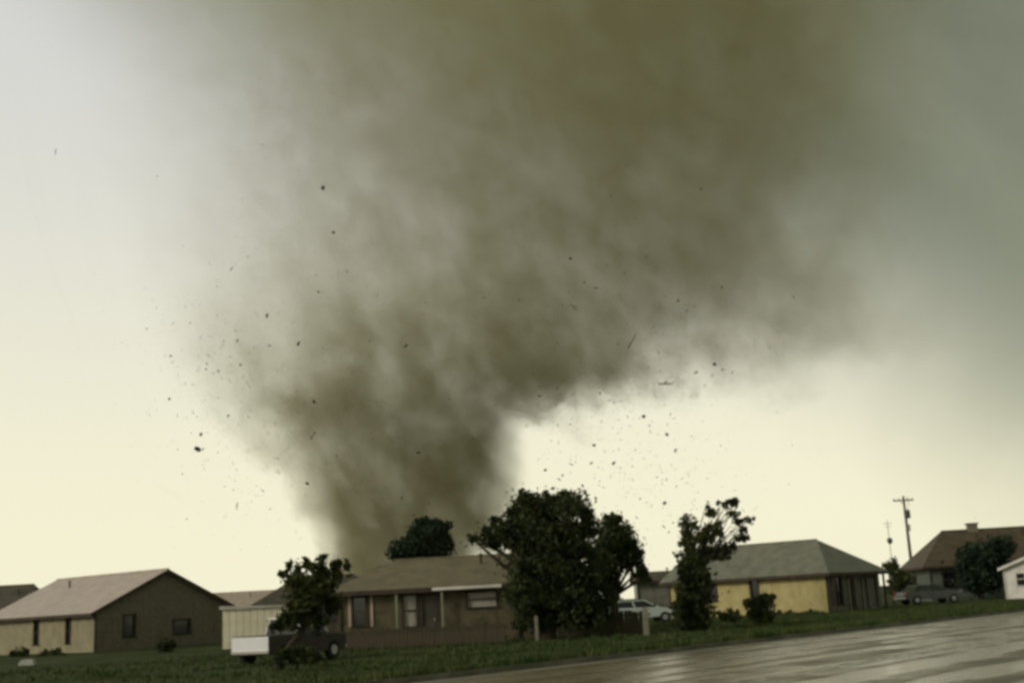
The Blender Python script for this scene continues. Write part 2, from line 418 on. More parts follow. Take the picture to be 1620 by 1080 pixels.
# house C, roof behind the shed
cC = at(398, 1000, 112); cC.z = .1
house('distant_house', 'dark brown roofed house behind the cream shed and the leaning tree', cC, R(8), 13, 9, 2.6, 5.0, 'x', (3.8, 3.8), .5, w_olive, rf_dark, m_dkwood, {'f': [(2, .9, 1.2, 1.2, 'window'), (6, .9, 1.4, 1.2, 'window')]}, 'houses in the back rows')
cC2 = at(296, 990, 150); cC2.z = .1
house('distant_house', 'low pink roofed house seen past the dark gable of the left house', cC2, R(5), 10, 9, 2.5, 4.7, 'x', (0, 0), .5, w_tan, rf_pink, m_tanp, {'f': [(2, .9, 1.2, 1.2, 'window')]}, 'houses in the back rows')
cL = at(-95, 1000, 105); cL.z = .1
house('distant_house', 'dark roofed house cut by the left edge of the picture', cL, R(0), 7.6, 8, 2.6, 5.3, 'x', (0, 1.4), .5, w_brick, rf_dark, m_dkwood, {'f': [(4, .9, 1.2, 1.2, 'window')]}, 'houses in the back rows')
# low grey building between trees
cH = at(1012, 985, 92); cH.z = .1
house('low_garage', 'low grey garage with a dark flat looking roof left of the conical evergreen', cH, R(-4), 7, 7, 2.75, 3.3, 'x', (0, 0), .5, w_grey, rf_dark, m_dkwood, {'f': [(2.9, .02, 2.6, 2.2, 'garage', m_white)]}, 'houses along the road')
# house G, far right
cG = at(1474, 940, 104); cG.z = .1
house('big_roofed_house', 'house with tall rusty brown roof behind the dark tree at the right', cG, R(-6), 12.5, 9.5, 3.1, 5.75, 'x', (2.4, 1), .6, w_gteal, rf_rust, m_dkwood, {'f': [(1.0, 1, 1.2, 1.3, 'window'), (4, 1, 1.4, 1.2, 'window')], 'l': [(3, 1, 1.2, 1.2, 'window')]})
hG = bpy.data.objects[bpy.context.view_layer.objects[-1].name] if False else None
rG = [o for o in bpy.data.objects if o.name.startswith('big_roofed_house')][0]
ch = MB(); ch.box((4.6, 4.3, 5.2), (5.4, 5.0, 6.25)); ch.box((4.5, 4.2, 6.25), (5.5, 5.1, 6.36))
ch.build('chimney', w_brick, rG)
# white garage at the right edge
cW = gnd(1592, 947)
house('white_garage', 'small white garage at the right edge of the picture', cW, R(-32), 5.2, 6, 2.35, 3.3, 'y', (0, 0), .25, m_white, rf_dark, m_white, {'f': [(.85, .95, .75, .95, 'window'), (2.2, .02, 2.4, 2.05, 'garage', m_white)]})

# cream board shed
mcream = mat('cream_painted_board', (.66, .61, .45), (.76, .71, .55), 1.2, .6, .3)
pS = at(352, 1022, 66); pS.z = LAWN - .03
shed = tag(empty('board_shed', pS, R(6)), 'cream board shed behind the white pickup', 'shed')
bw = .36
for i in range(9):
    mb = MB(); mb.box((i * bw + .012, 0, 0), ((i + 1) * bw - .012, .05, 2.05 + random.uniform(-.02, .02))); mb.build('board', mcream, shed)
mb = MB(); mb.box((.02, .06, 0), (9 * bw - .02, 2.4, 2.0)); mb.build('wall', mcream, shed)
mb = MB(); mb.prism([(-.14, 2.04), (9 * bw + .14, 2.04), (9 * bw + .14, 2.1), (-.14, 2.22)], 1, -.15, 2.6); mb.build('roof', mat('pale_metal_roof', (.42, .42, .36), (.5, .5, .44), 2, .4, .5), shed)

# ------------------------------------------------------------------ vehicles
m_rub = mat('tyre_rubber', (.015, .015, .014), None, rough=.8)
m_lamp = mat('headlamp_glass', (.5, .5, .46), None, rough=.1, spec=.6)
m_tail = mat('tail_lamp', (.25, .02, .015), None, rough=.2, spec=.6)
m_hub = mat('wheel_rim', (.35, .35, .33), None, rough=.35, metal=.7)
def vehicle(name, label, loc, rz, paint, lower, kind, group):
    """nose towards local +x, centre at the origin"""
    root = tag(empty(name, loc, rz), label, 'pickup truck' if kind == 'pickup' else 'car', group)
    L, Wd = (4.7, 1.9) if kind == 'pickup' else (4.6, 1.75); hl, hw = L / 2, Wd / 2
    body = MB()
    if kind == 'pickup':
        prof = [(-hl, .45), (hl - .08, .45), (hl, .6), (hl - .02, .98), (hl - 1.35, 1.08), (hl - 3.05, 1.08), (-hl, 1.08)]
    else:
        prof = [(-hl, .4), (hl, .4), (hl + .02, .62), (hl - .12, .78), (hl - 1.25, .92), (-hl + .95, .95), (-hl + .1, .92), (-hl - .02, .7)]
    body.prism(prof, 1, -hw, hw); bo = body.build('body', lower if kind == 'pickup' else paint, root, bevel=.045, smooth=False)
    lo = MB(); lo.box((-hl + .1, -hw - .012, .36), (hl - .1, hw + .012, .64)); lo.build('lower_panel', lower, root, bevel=.02)
    # cabin: tapered glass house under a painted roof
    if kind == 'pickup': c0, c1, r0, r1, zb, zt = -.45, 1.2, -.35, .7, 1.08, 1.72
    else: c0, c1, r0, r1, zb, zt = -hl + .55, hl - 1.2, -hl + 1.1, hl - 2.0, .93, 1.38
    wi = hw - .06; wt = hw - .22
    cb = MB(); cb.v = [(c0, -wi, zb), (c1, -wi, zb), (c1, wi, zb), (c0, wi, zb), (r0, -wt, zt - .06), (r1, -wt, zt - .06), (r1, wt, zt - .06), (r0, wt, zt - .06)]
    cb.f = [(0, 1, 5, 4), (1, 2, 6, 5), (2, 3, 7, 6), (3, 0, 4, 7), (4, 5, 6, 7)]
    cb.build('glass', m_glass, root)
    rf = MB(); rf.box((r0 - .06, -wt - .03, zt - .08), (r1 + .06, wt + .03, zt)); rf.build('roof_panel', paint, root, bevel=.03)
    for sy in (-1, 1):
        for (a, bq) in (((c0, zb), (r0, zt - .05)), ((c1, zb), (r1, zt - .05)), (((c0 + c1) / 2, zb), ((r0 + r1) / 2, zt - .05))):
            pl = MB(); pl.tube([(a[0], sy * wi, a[1]), (bq[0], sy * wt, bq[1])], [.045, .04], 6); pl.build('pillar', paint, root)
        for wx in (-hl + .85, hl - .85):
            rd_ = .37 if kind == 'pickup' else .32
            wh = MB(); prof2 = [(wx, sy * (hw - .2), rd_), (wx, sy * (hw + .03), rd_)]
            wh.tube(prof2, [rd_, rd_], 18); w = wh.build('wheel', m_rub, root)
            rm = MB(); rm.tube([(wx, sy * (hw + .0), rd_), (wx, sy * (hw + .045), rd_)], [rd_ * .58, rd_ * .5], 14); rm.build('rim', m_hub, w)
        lm = MB(); lm.box((hl - .06, sy * (hw - .42) - .14, .66), (hl + .02, sy * (hw - .42) + .14, .82)); lm.build('headlight', m_lamp, root)
        tl = MB(); tl.box((-hl - .02, sy * (hw - .12) - .08, .62), (-hl + .06, sy * (hw - .12) + .08, .92)); tl.build('tail_light', m_tail, root)
    for ex in (-hl - .06, hl - .02):
        bp = MB(); bp.box((ex, -hw + .04, .42), (ex + .1, hw - .04, .56)); bp.build('bumper', m_hub, root, bevel=.02)
    if kind == 'pickup':
        tg = MB(); tg.box((-hl - .035, -hw + .05, .55), (-hl - .005, hw - .05, 1.05)); tg.build('tailgate', paint, root, bevel=.012)['label'] = 'white tailgate'
        bed = MB(); bed.box((-hl + .08, -hw + .12, 1.082), (-.75, hw - .12, 1.086)); bed.build('bed_liner', m_rub, root)
    return root
white_p = mat('white_car_paint', (.66, .66, .66), (.72, .72, .72), 1, .25, .5)
brown_p = mat('brown_car_paint', (.03, .024, .017), (.045, .035, .025), 1, .55, .3)
mint_p = mat('pale_mint_car_paint', (.42, .5, .44), (.48, .55, .5), 1, .3, .5)
grey_p = mat('grey_car_paint', (.05, .06, .052), (.07, .08, .07), 1, .25, .5)
red_p = mat('dark_red_car_paint', (.035, .016, .012), (.045, .02, .015), 1, .3, .5)
GV = 'vehicles parked in the yards'
pt = gnd(386, 1053); pk = vehicle('pickup_truck', 'white pickup parked on the grass beside the leaning tree', pt + RD * 1.95, RA + R(10), white_p, brown_p, 'pickup', GV); pk.scale = (.85, .85, .85)
vm = at(1010, 985, 76); vm.z = LAWN; vehicle('parked_car', 'pale mint car behind the brown fence, right of the largest tree', vm, R(8), mint_p, mint_p, 'car', GV)
v3 = at(1470, 945, 92); v3.z = LAWN; vehicle('parked_car', 'grey car parked in front of the house at the right', v3, R(12), grey_p, grey_p, 'car', GV)

# ------------------------------------------------------------------ fence
mfence = mat('weathered_fence_board', (.045, .039, .024), (.076, .064, .04), 2, .85, .2)
def fence(pa, pz, hgt, label):
    fa, fz = gnd(*pa), gnd(*pz); fd = fz - fa; fl = fd.length
    fen = tag(empty('board_fence', (fa.x, fa.y, LAWN - .03), math.atan2(fd.y, fd.x)), label, 'fence', 'low brown fences in front of the houses')
    proto = None
    for i in range(int(fl / .165)):
        if proto is None:
            mb = MB(); mb.box((0, 0, .06), (.145, .025, hgt)); proto = mb.build('board', mfence, fen); o = proto
        else:
            o = proto.copy(); COL.objects.link(o); o.parent = fen
        o.location = (i * .165, random.uniform(-.01, .01), random.uniform(-.06, .05)); o.rotation_euler = (0, random.uniform(-.02, .02), 0)
    for zz in (.25, hgt - .22):
        mb = MB(); mb.box((0, .04, zz), (fl, .08, zz + .09)); mb.build('rail', mfence, fen)
    for i in range(int(fl / 2.2) + 1):
        mb = MB(); mb.box((i * 2.2 - .05, .083, 0), (i * 2.2 + .05, .18, hgt + .08)); mb.build('post', mfence, fen)
fence((818, 1010), (1030, 1001), 1.0, 'low brown board fence under and right of the largest tree')
fence((524, 1029), (806, 1016), .8, 'low brown board fence in front of the olive brown house')
def post(px, py, hgt, w, m, label, cat='post', lean=0.0):
    p0 = gnd(px, py); root = tag(empty('post', (p0.x, p0.y, LAWN - .05)), label, cat)
    mb = MB(); mb.box((-w / 2, -w / 2, 0), (w / 2, w / 2, hgt)); mb.build('shaft', m, root, bevel=.012)
    mb = MB(); mb.v = [(-w / 2 - .02, -w / 2 - .02, hgt), (w / 2 + .02, -w / 2 - .02, hgt), (w / 2 + .02, w / 2 + .02, hgt), (-w / 2 - .02, w / 2 + .02, hgt), (0, 0, hgt + .07)]
    mb.f = [(0, 1, 2, 3), (0, 1, 4), (1, 2, 4), (2, 3, 4), (3, 0, 4)]; mb.build('cap', m, root); return root
mpale = mat('pale_wood', (.17, .165, .12), (.24, .23, .17), 2, .7, .3)
post(1023, 1004, 1.1, .22, mpale, 'pale gate post at the right end of the brown fence')
post(850, 1013, 1.0, .14, mpale, 'pale grey post in front of the fence under the largest tree')
post(492, 1038, .85, .13, mat('rusty_brown_post', (.06, .035, .022), (.08, .045, .03), 2, .8), 'rusty brown post beside the pickup')
# low pale block at the far left of the lawn
pb = gnd(44, 1052); st_ = MB()
for i in range(1): st_.prism([(-.35, 0), (.35, 0), (.3, .2), (.12, .27), (-.22, .25), (-.34, .12)], 1, -.2, .2)
tag(st_.build('garden_stone', mat('pale_stone', (.33, .34, .31), (.42, .42, .38), 3, .8), loc=(pb.x, pb.y, LAWN), bevel=.04), 'pale stone on the lawn at the lower left', 'stone')

# ------------------------------------------------------------------ utility pole and mast
mpole = mat('pole_wood', (.075, .062, .045), (.11, .09, .065), 2, .85)
pp = at(1446, 925, 136); pp.z = 0
pole = tag(empty('utility_pole', pp), 'wooden utility pole with crossarm and transformer, right of the yellow house', 'utility pole')
mb = MB(); mb.tube([(0, 0, 0), (-.02, 0, 6), (-.05, 0, 11.0)], [.2, .17, .12], 10); mb.build('shaft', mpole, pole, smooth=True)
ca = MB(); ca.box((-1.25, -.2, 10.45), (.95, -.1, 10.6)); cam_o = ca.build('crossarm', mpole, pole)
for xx in (-1.15, -.6, .3, .85):
    mb = MB(); mb.tube([(xx, -.15, 10.6), (xx, -.15, 10.68), (xx, -.15, 10.8)], [.03, .07, .03], 8); mb.build('insulator', m_metal, cam_o)
mb = MB(); mb.tube([(-.5, -.15, 10.5), (-.03, -.14, 9.9)], [.025, .025], 6); mb.build('brace', mpole, cam_o)
mb = MB(); mb.tube([(.42, -.05, 9.9), (.42, -.05, 10.3), (.42, -.05, 10.85)], [.03, .03, .02], 6); mb.build('cutout', m_metal, pole)
tr = MB(); tr.tube([(.02, -.42, 8.55), (.02, -.42, 8.62), (.02, -.42, 9.35), (.02, -.42, 9.45)], [.24, .33, .33, .2], 14); t_ = tr.build('transformer', mat('transformer_grey', (.06, .065, .06), None, rough=.5), pole)
for xx in (-.12, .16):
    mb = MB(); mb.tube([(xx, -.42, 9.4), (xx, -.42, 9.62), (xx, -.42, 9.72)], [.05, .06, .03], 8); mb.build('bushing', m_metal, t_)
mb = MB(); mb.tube([(.1, -.3, 7.2), (.12, -.3, 7.9)], [.13, .13], 8); mb.build('cable_box', m_metal, pole)
pm = at(1415, 925, 118); pm.z = 0
mast = tag(empty('antenna_mast', pm), 'thin antenna mast with a small dish, left of the utility pole', 'antenna')
mb = MB(); mb.tube([(0, 0, 0), (0, 0, 7.6)], [.045, .03], 6); mb.build('shaft', m_metal, mast)
mb = MB(); mb.tube([(0, -.1, 5.35), (0, -.14, 5.6), (0, -.12, 5.85), (0, -.1, 5.95)], [.1, .28, .24, .05], 10); mb.build('dish', MATS['transformer_grey'], mast)
mb = MB(); mb.box((-.4, -.02, 7.25), (.4, .02, 7.29)); mb.box((-.28, -.02, 6.95), (.28, .02, 6.99)); mb.build('aerial_arm', m_metal, mast)

# ------------------------------------------------------------------ trees and shrubs
m_bark = mat('bark', (.035, .028, .02), (.06, .048, .034), 6, .9, .15, .5)
def leafmat(name, c1, c2, sc=.9):
    m = mat(name, c1, c2, sc, .6, .25, detail=3); nt = m.node_tree
    if 'Translucent BSDF' not in nt.nodes:
        p = nt.nodes['Principled BSDF']; o = nt.nodes['Material Output']
        t = nt.nodes.new('ShaderNodeBsdfTranslucent'); mx = nt.nodes.new('ShaderNodeMixShader'); mx.inputs[0].default_value = .22
        src = p.inputs['Base Color'].links[0].from_socket; nt.links.new(src, t.inputs[0])
        nt.links.new(p.outputs[0], mx.inputs[1]); nt.links.new(t.outputs[0], mx.inputs[2]); nt.links.new(mx.outputs[0], o.inputs[0])
    return m
lf_dark = leafmat('dark_leaves', (.010, .018, .005), (.055, .072, .02), 1.1)
lf_mid = leafmat('mid_leaves', (.016, .028, .008), (.075, .088, .024), 1.1)
lf_teal = leafmat('cool_leaves', (.010, .024, .012), (.03, .05, .024))

def crown(name, blobs, m, root, n, size, seed, shell=.55, base=None):
    """leaf-sized faces through a set of ellipsoidal clumps; blobs: (centre, (rx, ry, rz)) in the tree's own space"""
    rg = random.Random(seed); mb = MB(); tot = sum(r[0] * r[2] for c, r in blobs)
    for c, r in blobs:
        # sub-clumps break up the outline
        k = int(n * r[0] * r[2] / tot); subs = []
        for _ in range(max(5, int(14 * (r[0] * r[2]) ** .6))):
            d = Vector((rg.gauss(0, 1), rg.gauss(0, 1), rg.gauss(0, 1))).normalized() * rg.uniform(.35, 1.0)
            subs.append((Vector((c[0] + d.x * r[0], c[1] + d.y * r[1], c[2] + d.z * r[2])), rg.uniform(.22, .48) * min(r)))
        for _ in range(k):
            if rg.random() < .10 and len(blobs) > 3:      # loose leaves along the limbs between the clumps
                p = Vector(c).lerp(Vector(rg.choice(blobs)[0]), rg.random()) if rg.random() < .5 else Vector(c) + Vector((rg.gauss(0, .5) * r[0], rg.gauss(0, .5) * r[1], rg.gauss(0, .5) * r[2]))
                p = p + Vector((rg.gauss(0, .13), rg.gauss(0, .13), rg.gauss(0, .13)))
            elif rg.random() < .6:
                sc_, sr = rg.choice(subs); d = Vector((rg.gauss(0, 1), rg.gauss(0, 1), rg.gauss(0, 1))).normalized() * sr * rg.random() ** .4
                p = sc_ + d
            else:
                d = Vector((rg.gauss(0, 1), rg.gauss(0, 1), rg.gauss(0, 1))).normalized() * rg.random() ** shell * .95
                p = Vector((c[0] + d.x * r[0], c[1] + d.y * r[1], c[2] + d.z * r[2]))
            a = Vector((rg.gauss(0, 1), rg.gauss(0, 1), rg.gauss(0, 1))).normalized(); bq = a.orthogonal().normalized()
            bq = (Matrix.Rotation(rg.uniform(0, 6.28), 3, a) @ bq); c2 = a.cross(bq); l = size * rg.uniform(.45, 1.7)
            mb.quad(p - bq * l * .5, p + c2 * l * .26 + a * l * .08, p + bq * l * .5, p - c2 * l * .26 + a * l * .08)
    return mb.build(name, m, root, fix=False)

def tree(name, label, cat, px, base_y, Y, blobs_px, m, n, size, seed, trunk_r=.22, group=None, lean=0.0, depth=.9, fork=None, trunk_px=None):
    """blobs_px: (px, py, rx_px, ry_px[, depth offset m]); all stand at depth Y, the base on the lawn"""
    d = ray(px, base_y); b0 = EYE + d * (Y / d.y); b0.z = LAWN - .05
    root = tag(empty(name, b0), label, cat, group); s = Y / (F * .98)
    bl = []
    for q_ in blobs_px:
        c = at(q_[0], q_[1], Y + (q_[4] if len(q_) > 4 else 0)) - b0
        bl.append((c, (q_[2] * s, max(q_[2], q_[3]) * s * depth, q_[3] * s)))
    rg = random.Random(seed + 99); tb = MB()
    main = max(bl, key=lambda e: e[1][0] * e[1][2])
    fk = fork or .45
    top = Vector(main[0]); kn = Vector((top.x * fk * .6 + lean, top.y * .4, top.z * fk))
    tb.tube([(0, 0, -.1), (kn.x * .35, kn.y * .3, kn.z * .4), kn], [trunk_r * 1.35, trunk_r, trunk_r * .8], 9)
    trunk = tb.build('trunk', m_bark, root, smooth=True)
    for c, r in bl:
        for _ in range(3 if c is main[0] else 2):
            e = Vector(c) + Vector((rg.uniform(-.6, .6) * r[0], rg.uniform(-.6, .6) * r[1], rg.uniform(-.1, .75) * r[2]))
            mid = kn.lerp(e, .5) + Vector((rg.uniform(-.15, .15), rg.uniform(-.15, .15), rg.uniform(0, .25))) * (e - kn).length * .5
            lb = MB(); lb.tube([kn, mid, e], [trunk_r * .5, trunk_r * .3, trunk_r * .08], 6); lb.build('limb', m_bark, trunk, smooth=True)
    crown('crown', bl, m, root, n, size, seed)
    return root
GT = 'trees between the houses'
tree('large_tree', 'large dark leafy tree in front of the middle houses', 'tree', 868, 1010, 53,
     [(870, 850, 78, 66), (835, 808, 34, 28), (905, 800, 32, 22), (860, 800, 42, 22), (775, 850, 26, 20), (812, 850, 34, 30), (860, 920, 62, 60), (900, 900, 62, 50), (850, 965, 44, 36), (910, 975, 60, 28), (885, 940, 66, 44), (955, 955, 26, 24), (835, 930, 34, 50, -.6), (900, 950, 50, 40), (930, 835, 22, 26), (782, 824, 6, 12), (826, 783, 9, 13), (884, 786, 14, 9), (930, 812, 14, 10), (745, 850, 8, 8)], lf_dark, 42000, .17, 11, .3, GT)
tree('round_headed_tree', 'round headed dark tree right behind the largest tree', 'tree', 978, 1005, 66,
     [(975, 850, 34, 34), (995, 870, 26, 30), (960, 880, 36, 36), (1008, 885, 12, 26), (945, 915, 34, 30), (968, 826, 20, 14), (1016, 905, 10, 10), (1022, 918, 12, 6)], lf_dark, 12000, .2, 12, .2, GT)
tree('backyard_tree', 'round dark tree rising behind the roof of the olive house', 'tree', 668, 1000, 84,
     [(676, 852, 34, 32), (650, 868, 32, 22), (690, 840, 22, 20), (700, 868, 18, 20), (628, 874, 20, 12), (672, 826, 18, 8)], lf_teal, 11000, .22, 13, .22, GT)
tree('leaning_tree', 'leaning small tree with spiky top beside the pickup', 'tree', 434, 1056, 37,
     [(495, 930, 34, 24), (470, 926, 24, 18), (522, 912, 22, 16), (480, 955, 28, 20), (462, 978, 22, 16), (500, 975, 20, 20), (520, 945, 20, 30, .5), (500, 898, 14, 10), (470, 904, 9, 12), (532, 893, 9, 9), (548, 893, 4, 8), (456, 897, 4, 10), (486, 888, 4, 9), (511, 884, 4, 8), (446, 908, 6, 5), (440, 990, 14, 9)], lf_mid, 4000, .19, 14, .12, GT, lean=.5, depth=.6, fork=.5)
tree('sparse_tree', 'sparse open tree with gaps of sky left of the yellow house', 'tree', 1095, 985, 74,
     [(1088, 830, 16, 18), (1090, 860, 18, 20), (1110, 850, 16, 14), (1130, 840, 14, 20), (1128, 812, 10, 8), (1148, 797, 12, 8), (1162, 794, 8, 9), (1160, 812, 12, 5), (1120, 802, 5, 9), (1148, 868, 22, 10), (1172, 850, 14, 8), (1168, 825, 12, 7), (1186, 822, 7, 6), (1176, 838, 7, 8), (1142, 880, 16, 8), (1082, 885, 12, 18), (1105, 885, 12, 16), (1120, 868, 12, 10)], lf_mid, 5200, .21, 15, .13, GT, fork=.55)
tree('conical_evergreen', 'dark conical evergreen beside the left end of the yellow house', 'tree', 1097, 1002, 54,
     [(1097, 962, 35, 32), (1098, 930, 31, 30), (1100, 905, 22, 26), (1103, 888, 11, 18), (1092, 982, 26, 18)], lf_dark, 8000, .2, 16, .14, GT)
tree('round_bush', 'round bush on a short stem in front of the yellow wall', 'bush', 1203, 991, 59,
     [(1203, 960, 24, 20), (1202, 973, 19, 15), (1208, 950, 17, 13)], lf_mid, 3600, .16, 17, .07, 'bushes in the front gardens')
tree('dark_tree', 'broad dark tree in front of the rusty brown roof at the right', 'tree', 1552, 945, 100,
     [(1555, 885, 36, 34), (1535, 900, 24, 30), (1560, 915, 44, 24), (1574, 880, 24, 30), (1562, 910, 28, 22), (1590, 862, 18, 18), (1545, 925, 30, 14)], lf_teal, 10000, .3, 18, .2, GT)
tree('dark_tree', 'dark tree top at the right edge behind the white garage', 'tree', 1640, 945, 112,
     [(1626, 855, 30, 24), (1650, 870, 34, 34), (1630, 890, 30, 26)], lf_dark, 3000, .34, 19, .2, GT)
tree('brown_shrub', 'brownish shrub at the right corner of the yellow house', 'shrub', 1412, 940, 99,
     [(1412, 895, 12, 14), (1420, 912, 16, 18), (1432, 918, 18, 12)], lf_mid, 1600, .24, 20, .1, 'bushes in the front gardens')
tree('distant_tree', 'low dark tree beneath the utility pole', 'tree', 1450, 945, 120,
     [(1436, 918, 30, 16), (1466, 920, 24, 15), (1448, 902, 14, 9), (1425, 932, 26, 12), (1456, 934, 30, 10)], lf_mid, 4200, .3, 24, .12, GT)
hedges = [(1155, 972, 66, 18, 10, 'reddish low shrub at the foot of the yellow wall under its left window'), (1240, 972, 80, 20, 7, 'low hedge along the yellow wall right of the round bush'),
          (1282, 970, 80, 22, 6, 'low hedge clump near the right corner of the yellow wall'), (30, 1034, 74, 16, 12, 'weedy clump before the tan wall, at the far left'),
          (80, 1034, 72, 22, 9, 'low weedy growth under the tan wall of the left house'), (262, 1024, 66, 14, 16, 'shrub against the dark gable wall of the left house'),
          (668, 1010, 57, 18, 22, 'shrub beside the front door of the olive house'), (600, 1015, 58, 16, 12, 'low shrub left of the front door of the olive house'),
          (470, 1034, 35.5, 32, 17, 'dark tangled shrub at the foot of the leaning tree'), (712, 1016, 57, 12, 10, 'small shrub beneath the pale blind window')]
for i, (px, py, Y, rx, ry, lab) in enumerate(hedges):
    tree('shrub', lab, 'shrub', px, py + ry, Y, [(px, py, rx, ry), (px + rx * .5, py + ry * .3, rx * .6, ry * .7), (px - rx * .5, py + ry * .3, rx * .6, ry * .7)], (lf_mid, lf_dark)[i % 2], 900, .16, 40 + i, .04, 'bushes in the front gardens')

# ------------------------------------------------------------------ tornado
TY = 500.0; ZT = 330.0
# rows: photo y, left edge, dark centre, right edge, extinction per metre
rows = [(900, 486, 630, 770, .050), (870, 480, 632, 790, .050), (800, 454, 648, 836, .046), (740, 410, 665, 846, .038), (690, 340, 680, 850, .030),
        (645, 270, 680, 880, .023), (615, 235, 690, 980, .0185), (588, 205, 730, 1250, .0142), (560, 190, 800, 1480, .0124), (530, 180, 860, 1560, .0112), (500, 170, 900, 1580, .0102), (420, 150, 910, 1530, .0088), (320, 105, 960, 1530, .0079),
        (200, 70, 1010, 1530, .0074), (60, 50, 1040, 1550, .0076), (-60, 40, 1050, 1560, .0076), (-190, 40, 1050, 1560, .0076)]
prof = {'L': [], 'C': [], 'R': [], 'D': []}
for (py, l, c, r, dn) in rows:
    for key, px in (('L', l), ('C', c), ('R', r)):
        p = at(px, py, TY); prof[key].append((max(0, p.z), p.x))
    prof['D'].append((prof['C'][-1][0], dn))
def lerp_tab(tab, z):
    tab = sorted(tab)
    if z <= tab[0][0]: return tab[0][1]
    for (a, u), (c, v) in zip(tab, tab[1:]):
        if z <= c: return u + (v - u) * (z - a) / max(1e-6, c - a)
    return tab[-1][1]
XR_ = 260.0
hull = MB(); NR, NS = 40, 56; DEP = .62
for i in range(NR + 1):
    z = ZT * i / NR
    zz = [max(0, z + dz) for dz in (-34, -17, 0, 17, 34)]
    xl = min(lerp_tab(prof['L'], a) for a in zz) - 3; xr = max(lerp_tab(prof['R'], a) for a in zz) + 3; xc = lerp_tab(prof['C'], z)
    hy = max(xr - xl, 0) / 2 * DEP * 1.05
    for j in range(NS):
        t = 2 * math.pi * j / NS; cx = math.cos(t)
        hull.v.append((xc + (cx * (xr - xc) if cx > 0 else cx * (xc - xl)), TY + hy * math.sin(t), z))
for i in range(NR):
    for j in range(NS):
        hull.f.append((i * NS + j, i * NS + (j + 1) % NS, (i + 1) * NS + (j + 1) % NS, (i + 1) * NS + j))
hull.f.append(tuple(reversed(range(NS)))); hull.f.append(tuple(NR * NS + j for j in range(NS)))
mt = bpy.data.materials.new('tornado_dust'); mt.use_nodes = True; nt = mt.node_tree; nt.nodes.clear(); q = NB(nt)
tc = q.n('ShaderNodeTexCoord').outputs['Object']
x, y, z = q.sep(tc)
# swirling noise: coordinates wound round the axis
big = q.noise(tc, 1 / 46, 4, .66)
zp = q.m('ADD', z, q.m('MULTIPLY_ADD', big, 110, -55))
zn = q.m('MULTIPLY', zp, 1 / ZT, clamp=True)
def tabcurve(key):
    tab = sorted(prof[key])
    return q.m('MULTIPLY_ADD', q.curve(zn, [(min(1, a / ZT), (v + XR_) / (2 * XR_)) for a, v in tab]), 2 * XR_, -XR_)
XL, XC, XRn = tabcurve('L'), tabcurve('C'), tabcurve('R')
dx = q.m('SUBTRACT', x, XC)
isr = q.m('GREATER_THAN', dx, 0.0)
wr = q.m('SUBTRACT', XRn, XC); wl = q.m('SUBTRACT', XC, XL)
wd = q.m('ADD', q.m('MULTIPLY', isr, wr), q.m('MULTIPLY', q.m('SUBTRACT', 1.0, isr), wl))
ddx = q.m('DIVIDE', dx, wd)
hy = q.m('MULTIPLY', q.m('ADD', wr, wl), .5 * DEP)
ddy = q.m('DIVIDE', q.m('SUBTRACT', y, TY), hy)
r = q.m('SQRT', q.m('ADD', q.m('MULTIPLY', ddx, ddx), q.m('MULTIPLY', ddy, ddy)))
sw = q.comb(q.m('ADD', x, q.m('MULTIPLY', z, .35)), y, q.m('MULTIPLY', z, .62))
fine = q.noise(sw, 1 / 26, 5, .70, .4)
streak = q.noise(q.comb(q.m('ADD', x, q.m('MULTIPLY', z, .12)), y, q.m('MULTIPLY', z, .12)), 1 / 38, 2, .5)
rr = q.m('ADD', q.m('SUBTRACT', r, .50), q.m('MULTIPLY', q.m('MULTIPLY_ADD', fine, .95, q.m('MULTIPLY', streak, .4)), .85))
soft = q.rng(zp, 40, 120, .72, .22, 'LINEAR')           # crisper at the foot, hazier above
fall = q.rng(rr, soft, 1.12, 1.0, 0.0)
edge = q.rng(r, .86, 1.0, 1.0, 0.0)
dens = q.m('MULTIPLY', q.curve(zn, [(min(1, a / ZT), v * 12) for a, v in sorted(prof['D'])]), 2.0 / 12)
amp = q.m('MULTIPLY_ADD', q.rng(fine, .3, .70), 1.15, .40)
puff = q.noise(q.comb(q.m('ADD', x, q.m('MULTIPLY', z, .2)), y, q.m('MULTIPLY', z, .85)), 1 / 13, 3, .62, .3)
amp = q.m('MULTIPLY', amp, q.rng(puff, .38, .64, .60, 1.42))
amp = q.m('MULTIPLY', amp, q.m('MULTIPLY_ADD', q.rng(streak, .3, .7), .6, .65))
side = q.rng(x, -6, 95); lift = q.rng(zp, 70, 128, .22, 1.0)      # the right wing thins out towards its ragged underside
wing = q.m('ADD', q.m('SUBTRACT', 1.0, side), q.m('MULTIPLY', side, q.m('MULTIPLY', lift, q.rng(q.m('ADD', big, q.m('MULTIPLY', zp, .0016)), .56, .78, .30, 1.2))))
D = q.m('MULTIPLY', q.m('MULTIPLY', q.m('MULTIPLY', q.m('MULTIPLY', fall, edge), amp), dens), wing)
pv = q.n('ShaderNodeVolumePrincipled')
pv.inputs['Color'].default_value = rgb(.56, .53, .325); pv.inputs['Anisotropy'].default_value = .2
q.put(pv.inputs['Density'], D)
mo = q.n('ShaderNodeOutputMaterial'); nt.links.new(pv.outputs[0], mo.inputs['Volume'])
